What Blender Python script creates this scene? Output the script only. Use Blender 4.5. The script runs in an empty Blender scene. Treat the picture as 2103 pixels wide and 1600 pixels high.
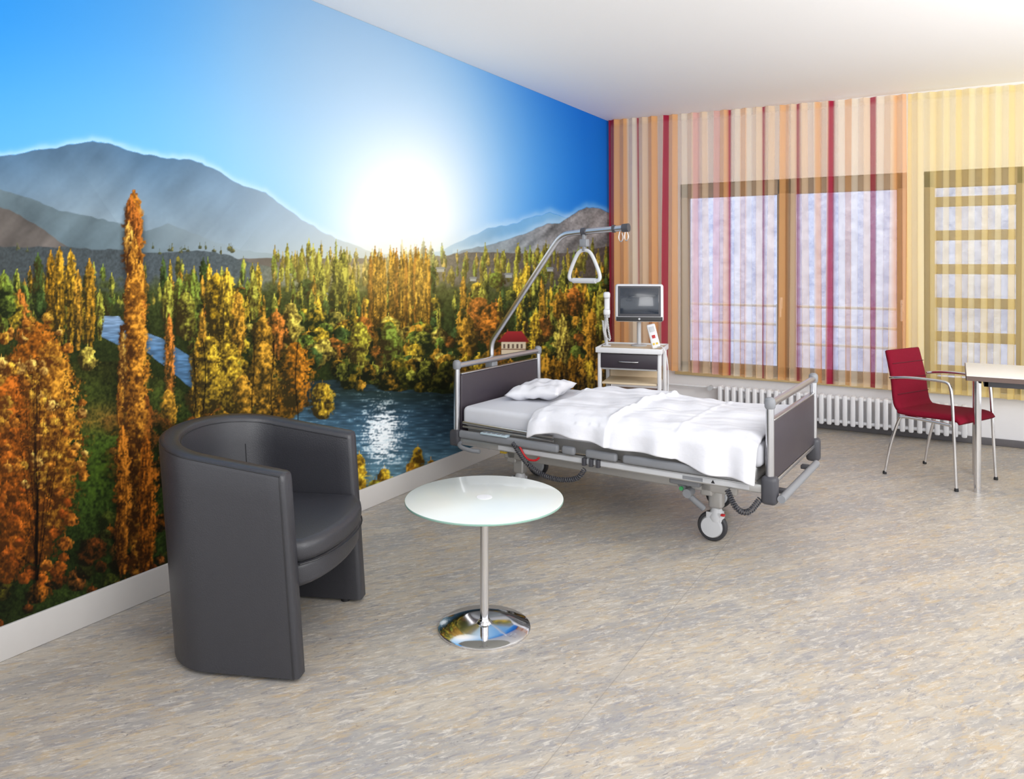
import bpy, bmesh, math, random
import numpy as np
from mathutils import Vector, Matrix, noise as mnoise
random.seed(5)
scene = bpy.context.scene
try:
    scene.view_settings.view_transform = 'Standard'
    scene.view_settings.look = 'None'
except Exception: pass
COL = scene.collection

# ------------------------------------------------------------------ helpers
def lin(c):
    o=[]
    for x in c[:3]:
        x=x/255.0
        o.append(x/12.92 if x<=0.04045 else ((x+0.055)/1.055)**2.4)
    return (o[0],o[1],o[2],1.0)

def mat(name, rgb, rough=0.5, metal=0.0, spec=0.5, var=0.06, vscale=30, bump=0.0, bscale=200, coat=0.0, trans=0.0, alpha=1.0):
    m=bpy.data.materials.new(name); m.use_nodes=True
    nt=m.node_tree; N=nt.nodes; L=nt.links
    b=N['Principled BSDF']
    b.inputs['Roughness'].default_value=rough
    b.inputs['Metallic'].default_value=metal
    b.inputs['Specular IOR Level'].default_value=spec
    b.inputs['Coat Weight'].default_value=coat
    b.inputs['Transmission Weight'].default_value=trans
    tc=N.new('ShaderNodeTexCoord')
    n=N.new('ShaderNodeTexNoise'); n.inputs['Scale'].default_value=vscale; n.inputs['Detail'].default_value=4
    L.new(tc.outputs['Object'],n.inputs['Vector'])
    mx=N.new('ShaderNodeMix'); mx.data_type='RGBA'
    c=lin(rgb)
    mx.inputs[6].default_value=tuple(min(1,x*(1-var)) for x in c[:3])+(1,)
    mx.inputs[7].default_value=tuple(min(1,x*(1+var)) for x in c[:3])+(1,)
    L.new(n.outputs['Fac'],mx.inputs[0]); L.new(mx.outputs[2],b.inputs['Base Color'])
    if bump>0:
        n2=N.new('ShaderNodeTexNoise'); n2.inputs['Scale'].default_value=bscale; n2.inputs['Detail'].default_value=3
        L.new(tc.outputs['Object'],n2.inputs['Vector'])
        bp=N.new('ShaderNodeBump'); bp.inputs['Strength'].default_value=bump; bp.inputs['Distance'].default_value=0.01
        L.new(n2.outputs['Fac'],bp.inputs['Height']); L.new(bp.outputs['Normal'],b.inputs['Normal'])
    return m

class MB:
    def __init__(s): s.v=[]; s.f=[]
    def add(s,vs,fs):
        o=len(s.v); s.v+= [tuple(p) for p in vs]; s.f+=[tuple(i+o for i in f) for f in fs]; return s
    def box(s,x0,x1,y0,y1,z0,z1,r=0.0,seg=3,M=None):
        bm=bmesh.new()
        bmesh.ops.create_cube(bm,size=1.0)
        for v in bm.verts:
            v.co=Vector((x0+(v.co.x+.5)*(x1-x0), y0+(v.co.y+.5)*(y1-y0), z0+(v.co.z+.5)*(z1-z0)))
        if r>0:
            r=min(r,abs(x1-x0)*.49,abs(y1-y0)*.49,abs(z1-z0)*.49)
            bmesh.ops.bevel(bm,geom=list(bm.edges),offset=r,segments=seg,profile=0.5,affect='EDGES',clamp_overlap=True)
        bm.verts.index_update()
        vs=[(M@v.co if M else v.co.copy()) for v in bm.verts]
        fs=[[v.index for v in f.verts] for f in bm.faces]
        bm.free(); return s.add(vs,fs)
    def tube(s,pts,r,n=12,closed=False,caps=True,rs=None):
        P=[Vector(p) for p in pts]; m=len(P)
        T=[]
        for i in range(m):
            if closed: t=P[(i+1)%m]-P[(i-1)%m]
            else: t=P[min(i+1,m-1)]-P[max(i-1,0)]
            T.append(t.normalized())
        up=Vector((0,0,1)) if abs(T[0].z)<.9 else Vector((1,0,0))
        a=T[0].cross(up).normalized()
        vs=[];fs=[]
        for i in range(m):
            a=(a-T[i]*a.dot(T[i])).normalized(); b=T[i].cross(a)
            rr=rs[i] if rs else r
            for k in range(n):
                t=2*math.pi*k/n
                vs.append(P[i]+a*math.cos(t)*rr+b*math.sin(t)*rr)
        for i in range(m if closed else m-1):
            j=(i+1)%m
            for k in range(n):
                fs.append((i*n+k,i*n+(k+1)%n,j*n+(k+1)%n,j*n+k))
        if caps and not closed:
            fs.append(tuple(reversed(range(n)))); fs.append(tuple((m-1)*n+k for k in range(n)))
        return s.add(vs,fs)
    def cyl(s,p0,p1,r0,r1=None,n=24):
        r1=r0 if r1 is None else r1
        return s.tube([p0,p1],r0,n,rs=[r0,r1])
    def lathe(s,prof,c=(0,0,0),n=64,M=None):
        vs=[];fs=[];m=len(prof)
        for (r,z) in prof:
            for k in range(n):
                t=2*math.pi*k/n; p=Vector((r*math.cos(t),r*math.sin(t),z))
                p=(M@p) if M else p
                vs.append(p+Vector(c))
        for i in range(m-1):
            for k in range(n):
                fs.append((i*n+k,i*n+(k+1)%n,(i+1)*n+(k+1)%n,(i+1)*n+k))
        fs.append(tuple(reversed(range(n)))); fs.append(tuple((m-1)*n+k for k in range(n)))
        return s.add(vs,fs)
    def prism(s,outline,z0,z1,r,seg=4,crown=0.0,cx=None,cy=None):
        n=len(outline)
        cx=sum(p[0] for p in outline)/n if cx is None else cx; cy=sum(p[1] for p in outline)/n if cy is None else cy
        area=sum(outline[i][0]*outline[(i+1)%n][1]-outline[(i+1)%n][0]*outline[i][1] for i in range(n))
        sg=1 if area>0 else -1
        nor=[]
        for i in range(n):
            a=outline[i-1]; b=outline[(i+1)%n]; dx,dy=b[0]-a[0],b[1]-a[1]; l=math.hypot(dx,dy) or 1
            nor.append((-dy/l*sg,dx/l*sg))
        lay=[]
        for k in range(seg+1):
            t=k/seg*math.pi/2; lay.append((r*(1-math.sin(t)), z0+r*(1-math.cos(t))))
        for k in range(seg+1):
            t=k/seg*math.pi/2; lay.append((r*(1-math.cos(t)), z1-r*(1-math.sin(t))))
        vs=[];fs=[]
        for (ins,z) in lay:
            for i,(x,y) in enumerate(outline): vs.append((x+nor[i][0]*ins,y+nor[i][1]*ins,z))
        m=len(lay)
        last=vs[-n:]
        for q in (0.75,0.5,0.25):
            for (x,y,z) in last: vs.append((cx+(x-cx)*q,cy+(y-cy)*q,z1+crown*(1-q*q)))
            m+=1
        for i in range(m-1):
            for k in range(n):
                fs.append((i*n+k,i*n+(k+1)%n,(i+1)*n+(k+1)%n,(i+1)*n+k))
        fs.append(tuple(reversed(range(n))))
        vs.append((cx,cy,z1+crown)); c=len(vs)-1
        for k in range(n): fs.append(((m-1)*n+k,(m-1)*n+(k+1)%n,c))
        return s.add(vs,fs)
    def obj(s,name,m,parent=None,angle=38,loc=None,label=None,fix=True):
        me=bpy.data.meshes.new(name); me.from_pydata(s.v,[],s.f); 
        if fix:
            bm=bmesh.new(); bm.from_mesh(me); bmesh.ops.recalc_face_normals(bm,faces=bm.faces); bm.to_mesh(me); bm.free()
        me.shade_smooth()
        try: me.set_sharp_from_angle(angle=math.radians(angle))
        except Exception: pass
        me.materials.append(m)
        o=bpy.data.objects.new(name,me); COL.objects.link(o)
        if parent: o.parent=parent
        if loc: o.location=loc
        if label: o["label"]=label
        return o

def thing(name,label,cat,loc=(0,0,0),rot=0):
    e=bpy.data.objects.new(name,None); COL.objects.link(e); e.location=loc; e.rotation_euler=(0,0,rot)
    e.empty_display_size=.1; e["label"]=label; e["category"]=cat; return e
def tag(o,label,cat,kind=None):
    o["label"]=label; o["category"]=cat
    if kind: o["kind"]=kind
    return o
def smoothpts(P,it=3):
    P=[Vector(p) for p in P]
    for _ in range(it):
        Q=[P[0]]
        for i in range(len(P)-1):
            Q.append(P[i].lerp(P[i+1],.25)); Q.append(P[i].lerp(P[i+1],.75))
        Q.append(P[-1]); P=Q
    return P
def helix(path,R,turns,n=14):
    P=smoothpts(path,2); out=[]
    L=[0]
    for i in range(len(P)-1): L.append(L[-1]+(P[i+1]-P[i]).length)
    tot=L[-1]; N=int(turns*n)
    for k in range(N+1):
        s=tot*k/N; i=max(j for j in range(len(P)-1) if L[j]<=s+1e-9)
        f=(s-L[i])/max(1e-9,L[i+1]-L[i]); p=P[i].lerp(P[i+1],min(1,f)); t=(P[i+1]-P[i]).normalized()
        a=t.cross(Vector((0,1,0.01))).normalized(); b=t.cross(a)
        th=2*math.pi*k/n
        out.append(p+a*math.cos(th)*R+b*math.sin(th)*R)
    return out

# ------------------------------------------------------------------ camera
YAW=math.radians(30.13); FPX=1570.0; SN,CS=math.sin(YAW),math.cos(YAW); HC=1.4; HV=540.0
cam=bpy.data.cameras.new('camera'); co=bpy.data.objects.new('camera',cam); COL.objects.link(co)
co.location=(0,0,HC); co.rotation_euler=(math.pi/2,0,YAW)
cam.sensor_width=36; cam.sensor_fit='HORIZONTAL'; cam.lens=36*FPX/2103; cam.shift_y=-(800-HV)/2103
cam.clip_start=.05; scene.camera=co

WX=-2.907; WY=6.93; CH=2.77
# ------------------------------------------------------------------ materials
M_wall=mat('white_paint',(242,241,244),.8,var=.01)
M_ceil=mat('ceiling_paint',(252,251,251),.9,var=.005)
M_base=mat('light_skirting',(200,196,193),.6,var=.02)
M_dbase=mat('dark_skirting',(100,97,100),.5,var=.1)
M_chrome=mat('polished_chrome',(225,225,228),.08,1.0,var=.01)
M_steel=mat('satin_steel',(205,205,208),.28,1.0,var=.02)
M_alu=mat('silver_paint',(184,183,182),.35,.6,var=.02)
M_grey=mat('grey_plastic',(132,134,139),.45,var=.03)
M_lgrey=mat('light_grey_plastic',(196,197,200),.4,var=.02)
M_dgrey=mat('dark_grey_plastic',(66,66,72),.45,var=.05)
M_black=mat('black_rubber',(30,30,33),.5,var=.1)
M_panel=mat('dark_laminate',(57,50,58),.4,var=.05)
M_leather=mat('anthracite_leather',(50,50,55),.38,spec=.55,var=.05,bump=.12,bscale=260)
M_leath2=mat('leather_piping',(38,38,42),.36,var=.05)
M_sheet=mat('white_linen',(228,228,234),.85,spec=.2,var=.01,bump=.25,bscale=26)
M_matt=mat('mattress_cover',(216,217,224),.8,spec=.2,var=.015)
M_red=mat('red_upholstery',(120,10,36),.85,spec=.2,var=.12,vscale=60,bump=.2,bscale=300)
M_cream=mat('cream_laminate',(228,208,178),.45,var=.03)
M_ttop=mat('light_tabletop',(240,236,228),.35,var=.01)
M_radi=mat('radiator_enamel',(238,238,241),.3,var=.01)
M_white=mat('white_plastic',(228,228,231),.35,var=.01)
M_screen=mat('dark_screen',(40,48,60),.15,var=.1,coat=.5)
M_frame=mat('bronze_window_frame',(138,120,100),.5,var=.06)
M_redp=mat('red_plastic',(190,30,35),.4,var=.03)
M_green=mat('green_plastic',(60,150,90),.4,var=.03)
M_yel=mat('yellow_plastic',(225,190,60),.4,var=.03)
M_blue=mat('pale_blue_label',(180,198,208),.4,var=.03)
M_wood=mat('weathered_wood',(186,158,116),.7,var=.12,vscale=12)
M_tire=mat('castor_tyre',(50,50,54),.5,var=.05)
M_fglass=mat('frosted_glass',(220,225,222),.24,spec=.5,var=.01,coat=.3)
M_gedge=mat('glass_edge',(130,165,152),.1,var=.03,coat=.5)

# floor
def floor_mat():
    m=bpy.data.materials.new('marbled_linoleum'); m.use_nodes=True; nt=m.node_tree;N=nt.nodes;L=nt.links
    b=N['Principled BSDF']; b.inputs['Roughness'].default_value=.4; b.inputs['Specular IOR Level'].default_value=.45
    tc=N.new('ShaderNodeTexCoord')
    m1=N.new('ShaderNodeMapping'); m1.inputs['Rotation'].default_value=(0,0,math.radians(36))
    mp=N.new('ShaderNodeMapping'); mp.inputs['Scale'].default_value=(1.0,.27,1)
    L.new(tc.outputs['Object'],m1.inputs['Vector']); L.new(m1.outputs['Vector'],mp.inputs['Vector'])
    def noise(sc,det,dist,rough=.6,off=0):
        n=N.new('ShaderNodeTexNoise'); n.inputs['Scale'].default_value=sc; n.inputs['Detail'].default_value=det
        n.inputs['Distortion'].default_value=dist; n.inputs['Roughness'].default_value=rough
        a=N.new('ShaderNodeVectorMath'); a.operation='ADD'; a.inputs[1].default_value=(off,off*1.7,0)
        L.new(mp.outputs['Vector'],a.inputs[0]); L.new(a.outputs[0],n.inputs['Vector']); return n.outputs['Fac']
    def ramp(f,a,b_):
        r=N.new('ShaderNodeMapRange'); r.interpolation_type='SMOOTHSTEP'
        r.inputs['From Min'].default_value=a; r.inputs['From Max'].default_value=b_; L.new(f,r.inputs['Value'])
        return r.outputs['Result']
    def mix(f,c1,c2,fac=1.0):
        x=N.new('ShaderNodeMix'); x.data_type='RGBA'
        if fac!=1.0:
            mm=N.new('ShaderNodeMath'); mm.operation='MULTIPLY'; mm.inputs[1].default_value=fac; L.new(f,mm.inputs[0]); f=mm.outputs[0]
        L.new(f,x.inputs[0])
        if isinstance(c1,tuple): x.inputs[6].default_value=c1
        else: L.new(c1,x.inputs[6])
        x.inputs[7].default_value=c2
        return x.outputs[2]
    c=mix(ramp(noise(5,5,.5),.40,.60),lin((182,173,160)),lin((160,156,152)))
    c=mix(ramp(noise(30,8,1.0,.76,3),.47,.64),c,lin((190,164,122)),.62)
    c=mix(ramp(noise(38,8,1.1,.76,9),.48,.62),c,lin((138,138,144)),.65)
    c=mix(ramp(noise(56,7,.8,.8,21),.50,.64),c,lin((210,204,194)),.8)
    c=mix(ramp(noise(48,9,1.6,.85,15),.565,.63),c,lin((86,85,94)),.72)
    sx=N.new('ShaderNodeSeparateXYZ'); L.new(tc.outputs['Object'],sx.inputs[0])
    a=N.new('ShaderNodeMath'); a.operation='ADD'; a.inputs[1].default_value=.99; L.new(sx.outputs['X'],a.inputs[0])
    ab=N.new('ShaderNodeMath'); ab.operation='ABSOLUTE'; L.new(a.outputs[0],ab.inputs[0])
    lt=N.new('ShaderNodeMath'); lt.operation='LESS_THAN'; lt.inputs[1].default_value=.0018; L.new(ab.outputs[0],lt.inputs[0])
    c=mix(lt.outputs[0],c,lin((130,124,116)),.45)
    L.new(c,b.inputs['Base Color'])
    return m
M_floor=floor_mat()

# ------------------------------------------------------------------ room shell
def st(o): o["kind"]="structure"; return o
RX=3.4; FY=-2.2
st(MB().box(WX-.15,RX,FY,WY+.2,-.1,0).obj('floor',M_floor))
st(MB().box(WX-.15,RX,FY,WY+.2,CH,CH+.12).obj('ceiling',M_ceil))
st(MB().box(WX-.15,WX,FY,WY+.2,0,CH).obj('wall_left',M_wall))
SILL=.40; WT=2.13
w=MB()
w.box(WX,RX,WY,WY+.2,0,SILL); w.box(WX,RX,WY,WY+.2,WT,CH)
w.box(WX,-2.22,WY,WY+.2,SILL,WT); w.box(-.34,-.22,WY,WY+.2,SILL,WT); w.box(1.3,RX,WY,WY+.2,SILL,WT)
st(w.obj('wall_back',M_wall))
st(MB().box(WX,WX+.014,FY,WY,0,.122,.004).obj('baseboard_left',M_base))
st(MB().box(WX+.014,RX,WY-.014,WY,0,.055,.004).obj('baseboard_back',M_dbase))
st(MB().box(-2.25,1.35,WY-.05,WY-.001,SILL-.03,SILL,.006).obj('trim_1',mat('window_sill',(222,200,150),.5,var=.03)))

def pane_mat():
    m=bpy.data.materials.new('window_glass'); m.use_nodes=True; nt=m.node_tree; N=nt.nodes;L=nt.links
    N.remove(N['Principled BSDF']); out=N['Material Output']
    t=N.new('ShaderNodeBsdfTransparent'); t.inputs[0].default_value=(.95,.96,.98,1)
    g=N.new('ShaderNodeBsdfGlossy'); g.inputs['Roughness'].default_value=.03
    mx=N.new('ShaderNodeMixShader'); fr=N.new('ShaderNodeLayerWeight'); fr.inputs[0].default_value=.2
    L.new(fr.outputs['Fresnel'],mx.inputs[0]); L.new(t.outputs[0],mx.inputs[1]); L.new(g.outputs[0],mx.inputs[2]); L.new(mx.outputs[0],out.inputs[0])
    return m
M_pane=pane_mat()
def window(i,x0,x1,mull=[]):
    y0,y1=WY+.03,WY+.10; t=.075
    w=MB(); w.box(x0,x0+t,y0,y1,SILL,WT,.006); w.box(x1-t,x1,y0,y1,SILL,WT,.006)
    w.box(x0,x1,y0,y1,WT-.13,WT,.006); w.box(x0,x1,y0,y1,SILL,SILL+.09,.006)
    for m in mull: w.box(m-.04,m+.04,y0,y1,SILL,WT,.006)
    o=st(w.obj('window_%d'%i,M_frame))
    p=MB().box(x0+t,x1-t,y0+.03,y0+.036,SILL+.08,WT-.12).obj('window_pane',M_pane,o)
    h=MB(); hx=x1-t*.5; h.box(hx-.012,hx+.012,y0-.012,y0,1.0,1.1,.004); h.tube(smoothpts([(hx,y0-.01,1.06),(hx,y0-.045,1.06),(hx,y0-.045,1.05),(hx,y0-.045,.93)],2),.009)
    h.obj('window_handle',M_white,o)
window(1,-2.22,-1.28); window(2,-1.28,-.34); window(3,-.22,1.3,[.44])

# outside
def rock_mat():
    m=mat('pale_stone_slope',(190,192,208),.9,var=.1,vscale=3)
    nt=m.node_tree;N=nt.nodes;L=nt.links;b=N['Principled BSDF']
    tc=N.new('ShaderNodeTexCoord'); n=N.new('ShaderNodeTexNoise'); n.inputs['Scale'].default_value=7; n.inputs['Detail'].default_value=8; n.inputs['Roughness'].default_value=.75
    L.new(tc.outputs['Object'],n.inputs['Vector'])
    r=N.new('ShaderNodeValToRGB'); e=r.color_ramp.elements; e[0].position=.35; e[0].color=lin((158,168,204)); e[1].position=.65; e[1].color=lin((218,224,248))
    L.new(n.outputs['Fac'],r.inputs[0]); L.new(r.outputs[0],b.inputs['Base Color'])
    return m
s=MB(); nx,nz=60,30; vs=[];fs=[]
for j in range(nz+1):
    for i in range(nx+1):
        x=-9+18*i/nx; z=-.1+6*j/nz
        vs.append((x,10.2+z*.35+.35*mnoise.noise(Vector((x*.9,z*.9,3))),z))
for j in range(nz):
    for i in range(nx):
        a=j*(nx+1)+i; fs.append((a,a+1,a+nx+2,a+nx+1))
s.add(vs,fs); tag(s.obj('stone_slope',rock_mat()),"pale grey rough stone slope outside the windows","rock","stuff")
tag(MB().box(WX-.15,RX,WY+.2,10.4,-.15,-.02).obj('balcony_floor',mat('balcony_concrete',(196,198,210),.9)),"pale concrete balcony slab outside the windows","balcony","structure")
rl=thing('balcony_railing',"white metal balcony railing outside the windows","railing",(-1.35,7.75,0))
for z in (.98,.80,.62): MB().tube([(-1.5,0,z),(1.2,0,z)],.014).obj('rail',M_white,rl)
for x in (-1.5,-.15,1.2): MB().tube([(x,0,-.02),(x,0,1.0)],.018).obj('post',M_white,rl)
ws=thing('wooden_screen',"tan wooden slatted screen standing outside the window","screen",(.12,7.45,0))
for k in range(7):
    z=.45+k*.285; MB().box(-.34,.42,-.02,.02,z,z+.085,.006).obj('slat',M_wood,ws)
for x in (-.36,.42): MB().box(x-.03,x+.03,-.025,.025,-.02,2.3,.006).obj('post',M_wood,ws)

# ------------------------------------------------------------------ mural
OU,OV=400,460; CW,CHH=1670,1920
rng=np.random.default_rng(11)
V,U=np.mgrid[0:CHH,0:CW].astype(np.float32); U-=OU; V-=OV
def vnoise(sx,sy=None):
    sy=sy or sx
    gh,gw=int(CHH/sy)+3,int(CW/sx)+3
    g=rng.random((gh,gw)).astype(np.float32)
    y=np.arange(CHH)/sy; x=np.arange(CW)/sx
    yi=y.astype(int); xi=x.astype(int); fy=(y-yi)[:,None]; fx=(x-xi)[None,:]
    fy=fy*fy*(3-2*fy); fx=fx*fx*(3-2*fx)
    a=g[np.ix_(yi,xi)]; b=g[np.ix_(yi,xi+1)]; c=g[np.ix_(yi+1,xi)]; d=g[np.ix_(yi+1,xi+1)]
    return ((a*(1-fx)+b*fx)*(1-fy)+(c*(1-fx)+d*fx)*fy).astype(np.float32)
N3=vnoise(2.6,3.0); N6=vnoise(5.5); N12=vnoise(12); N30=vnoise(30); N80=vnoise(80); NH=vnoise(14,2.6); NV=vnoise(3.2,13)
NF=.55*N3+.45*N6
def C3(c): return np.array(c,np.float32)/255.0
def sst(a,b,x):
    t=np.clip((x-a)/(b-a),0,1); return t*t*(3-2*t)
def blend(img,a,c):
    c=C3(c) if not isinstance(c,np.ndarray) else c
    return img*(1-a[...,None])+c*a[...,None]
def ic(x,xs,cols):
    cols=np.array(cols,np.float32)/255
    return np.stack([np.interp(x,xs,cols[:,k]) for k in range(3)],-1).astype(np.float32)
base=ic(U,[-400,0,500,900,1120],[(38,138,222),(50,146,226),(96,162,220),(60,138,212),(8,96,198)])
low=ic(U,[-400,0,500,950,1200],[(88,170,234),(98,178,238),(122,192,240),(100,174,236),(16,114,218)])
f=sst(-50,380,V)[...,None]
img=base*(1-f)+low*f
img=blend(img,.75*np.exp(-(np.abs(U-(740))/270)**2.2-(np.abs(V-70)/300)**2.4),(154,178,202))
d=np.sqrt(((U-840)/np.where(U>840,.92,1.35))**2+((V-390)/1.35)**2)
img=blend(img,.82*np.exp(-(d/225)**2.0),(210,228,244))
q_=np.sqrt(((U-842)/np.where(U>842,1.0,1.15))**2+((V-425)/1.15)**2)
img=blend(img,np.clip(1.12*np.exp(-(q_/118)**1.8),0,1),(255,255,255))
rr_,cc_=np.mgrid[0:CHH,0:CW]
def shearnoise(A,k): return A[rr_,(cc_+(rr_*k).astype(int))%CW]
S1=shearnoise(vnoise(44,60),.8); S2=shearnoise(vnoise(50,70),-.7); S3=shearnoise(vnoise(14,26),.9)
st_=np.clip(.42*S1+.34*S2+.16*S3+.08*N6,0,1)
def ridge(xs,ys,amp=3): return np.interp(U,xs,ys)+ (N12-.5)*amp*2+(N30-.5)*amp*2
def layer(rd,col,rim=0.0,edge=1.5):
    global img
    a=np.clip((V-rd)/edge,0,1)
    if rim>0: img=blend(img,rim*np.exp(-((V-rd)/9.0)**2)*(V<rd),(220,236,248))
    img=img*(1-a[...,None])+col*a[...,None]
r1=ridge([-400,-200,0,60,100,150,190,230,262,330,390,430,480,545,600,660,720,790,900],[380,330,322,312,304,297,290,296,308,322,326,342,372,396,436,476,502,522,530],2)
dd=np.clip((V-r1)/180,0,1)
col=C3((82,112,140))*(1-dd[...,None])+C3((136,152,162))*dd[...,None]
col=col*(1+ (st_[...,None]-.5)*.3)
hz=sst(300,700,U)[...,None]; col=col*(1-hz*.85)+C3((192,206,216))*hz*.85
layer(r1,col,.5)
r2=ridge([-400,0,60,120,200,260,300,345,390,450,500,560,640],[360,388,404,432,446,462,472,459,474,498,514,520,530],2)
col=C3((96,112,120))*(1+(st_[...,None]-.5)*.45); hz=sst(200,520,U)[...,None]; col=col*(1-hz*.8)+C3((160,176,186))*hz*.8
layer(r2,col)
r3=ridge([-400,0,40,90,135,200],[400,424,440,470,505,530],2)
col=C3((98,92,88))*(1+(st_[...,None]-.5)*.7); layer(r3,np.broadcast_to(col,img.shape))
r4=ridge([800,900,950,1000,1060,1090,1130,1160,1200,1300],[530,515,492,468,458,446,437,446,450,460],2)
r4=np.where(U<820,2000,r4)
col=np.broadcast_to(C3((110,164,210)),img.shape)*(1+(st_[...,None]-.5)*.2); hz=(1-sst(880,1080,U))[...,None]; col=col*(1-hz*.7)+C3((205,220,230))*hz*.7
layer(r4,col,.4)
r5=ridge([900,1000,1060,1100,1150,1180,1205,1230,1262,1300],[530,500,486,470,456,438,424,430,438,440],3)
r5=np.where(U<930,2000,r5)
col=C3((122,120,122))*(1+(np.clip(NF*.4+S3*.6,0,1)[...,None]-.5)*1.0); hz=(1-sst(980,1180,U))[...,None]; col=col*(1-hz*.6)+C3((150,175,195))*hz*.6
layer(r5,col,.4)
r6=ridge([-400,0,120,240,330,420,470,520,560,620,760,900,960,1050,1150,1254],[500,507,506,512,518,512,524,540,548,556,540,524,518,517,522,505],2)
col=ic(U,[-400,0,500,640,800,920,1250],[(64,70,70),(66,72,74),(76,86,92),(150,150,120),(160,145,100),(98,94,90),(78,70,66)])*(1+(NF[...,None]-.5)*.4)
layer(r6,col)
g=ic(V,[540,620,760,900,1300],[(84,90,50),(50,58,26),(34,42,16),(32,42,16),(26,32,12)])*(.6+NF[...,None]*.8)
a=sst(565,600,V+(N12-.5)*30)
img=img*(1-a[...,None])+g*a[...,None]

def polymask(P):
    m=np.zeros(U.shape,bool); n=len(P)
    Uw=U+(N12-.5)*8; Vw=V+(N12-.5)*4
    j=n-1
    for i in range(n):
        xi,yi=P[i];xj,yj=P[j]
        if yi!=yj:
            c=((yi>Vw)!=(yj>Vw))&(Uw<(xj-xi)*(Vw-yi)/(yj-yi)+xi); m^=c
        j=i
    return m
LR=[(200,650),(246,650),(258,668),(330,694),(400,738),(480,796),(560,795),(560,845),(420,820),(370,778),(300,722),(250,712),(205,690)]
def river(P,cols,vs):
    global img
    m=polymask(P)
    c=ic(V,vs,cols)*(.76+.48*NH[...,None])
    img[m]=c[m]
river(LR,[(128,154,184),(78,112,146),(60,92,122)],[650,720,840])
river([(520,788),(640,782),(700,780),(800,796),(920,810),(1010,812),(1100,812),(1100,960),(960,960),(800,1080),(690,1080),(600,960),(560,870)],[(34,48,50),(48,72,88),(66,98,120),(96,132,146)],[790,830,900,1000])
mw=polymask([(520,790),(930,812),(1000,905),(800,1010),(690,1010),(560,870)])
spk=np.exp(-((U-788)/46)**2)*np.exp(-((V-890)/75)**2)
img=blend(img,mw*np.clip((spk*1.3+NH*.9+N3*.6-1.4)*2.0,0,1),(240,246,250))
img=blend(img,mw*np.clip((NH+N3*.4-.95)*1.6,0,.5),(150,184,198))

def tree(cx,top,bot,hw,kind,col,dk,gap=.28,trunk=True,vary=.9):
    global img
    x0=max(0,int(cx-hw*1.7)+OU); x1=min(CW,int(cx+hw*1.7)+2+OU); y0=max(0,int(top-6)+OV); y1=min(CHH,int(bot)+OV)
    if x1-x0<2 or y1-y0<2: return
    h,w_=y1-y0,x1-x0
    oy=int(rng.integers(0,CHH-h)); ox=int(rng.integers(0,CW-w_))
    sl=(slice(oy,oy+h),slice(ox,ox+w_))
    n3=N3[sl]; n6=N6[sl]; n12=N12[sl]; n30=N30[sl]; nv=NV[sl]
    u=U[y0:y1,x0:x1]; v=V[y0:y1,x0:x1]
    yy=np.clip((v-top)/(bot-top),0,1)
    if kind=='p': w=hw*np.power(np.clip(np.sin(np.pi*np.power(yy,.7)*.9+.05),0,1),.75)
    elif kind=='r': w=hw*np.sqrt(np.clip(1-(2*yy-1)**2,0,1))
    else: w=hw*np.power(np.clip(np.sin(np.pi*np.power(yy,.6)*.93+.03),0,1),.6)
    if hw>14: e=np.abs(u-cx)/(w+.8)+(n12-.5)*.5+(n6-.5)*.6
    else: e=np.abs(u-cx)/(w+.6)+(n3-.5)*.8
    a=np.clip((1-e)*3.5,0,1)*np.clip((n3*.6+n6*.4-gap*np.clip(e,0.25,1))*7,0,1)
    sd=1 if cx<835 else -1
    side=np.clip(sd*(u-cx)/(hw+1),-1,1)
    if kind=='p': s=.30*n3+.42*nv+.18*n6+.10
    else: s=.24*n3+.34*n6+.30*n12+.12*n30
    s=s+.20*side+.26*(.42-yy)
    s=np.clip((s-.33)*2.5*vary,0,1)
    c1=C3(col); c0=C3(dk)
    c=c0+(c1-c0)*s[...,None]
    hi=np.clip((s-.7)*2.6,0,1)[...,None]; c=c*(1-hi*.5)+np.minimum(c1*1.22+.07,1)*hi*.5
    sub=img[y0:y1,x0:x1]
    sh=np.clip(1.25-np.abs(u-cx)/(w+3),0,1)*.45*(yy>.15)*(hw>9)
    sub=sub*(1-sh[...,None]*.8)
    if trunk:
        t=(np.abs(u-cx+(n30-.5)*4)<max(.8,hw*.045))&(yy>.25)
        sub[t]=C3((52,34,20))*.5+sub[t]*.5
    img[y0:y1,x0:x1]=sub*(1-a[...,None])+c*a[...,None]
GOLD=(232,186,50); YEL=(234,208,84); AMB=(210,150,44); ORA=(208,122,44); RUST=(160,90,34); GRN=(124,144,50); OLV=(172,170,60); DG=(68,90,40)
D1=(46,38,16); D2=(26,32,14)
def rc(L): return L[int(rng.integers(0,len(L)))]
R=lambda a,b: float(rng.uniform(a,b))
for i in range(240):
    cx=R(560,1260); b_=R(535,590); h=R(16,44)
    near=math.exp(-((cx-800)/140)**2)
    c=np.array(rc([OLV,(176,150,60),(140,130,50),GRN]))*(1-near*.4)+np.array((235,205,120))*near*.4
    tree(cx,b_-h,b_,R(2.5,5),'p',c,(70,66,30),.2,False)
for i in range(90):
    cx=R(-400,520); b_=R(575,640); h=R(18,50)
    tree(cx,b_-h,b_,R(3,7),'p' if R(0,1)<.5 else 'r',rc([OLV,(150,136,50),GRN,(170,120,40)]),(48,52,28),.2,False)
for i in range(46):
    cx=R(300,480) if i<18 else R(-400,60); b_=R(512,524); tree(cx,b_-R(5,10),b_,R(2,5),'r',rc([(104,110,64),(120,116,66)]),(60,64,50),.2,False)
for cx in (590,618,640,655,672,1022,1060,1112): tree(cx,R(505,528),600,R(4,7),'p',OLV,(90,84,30),.15,False)
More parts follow.
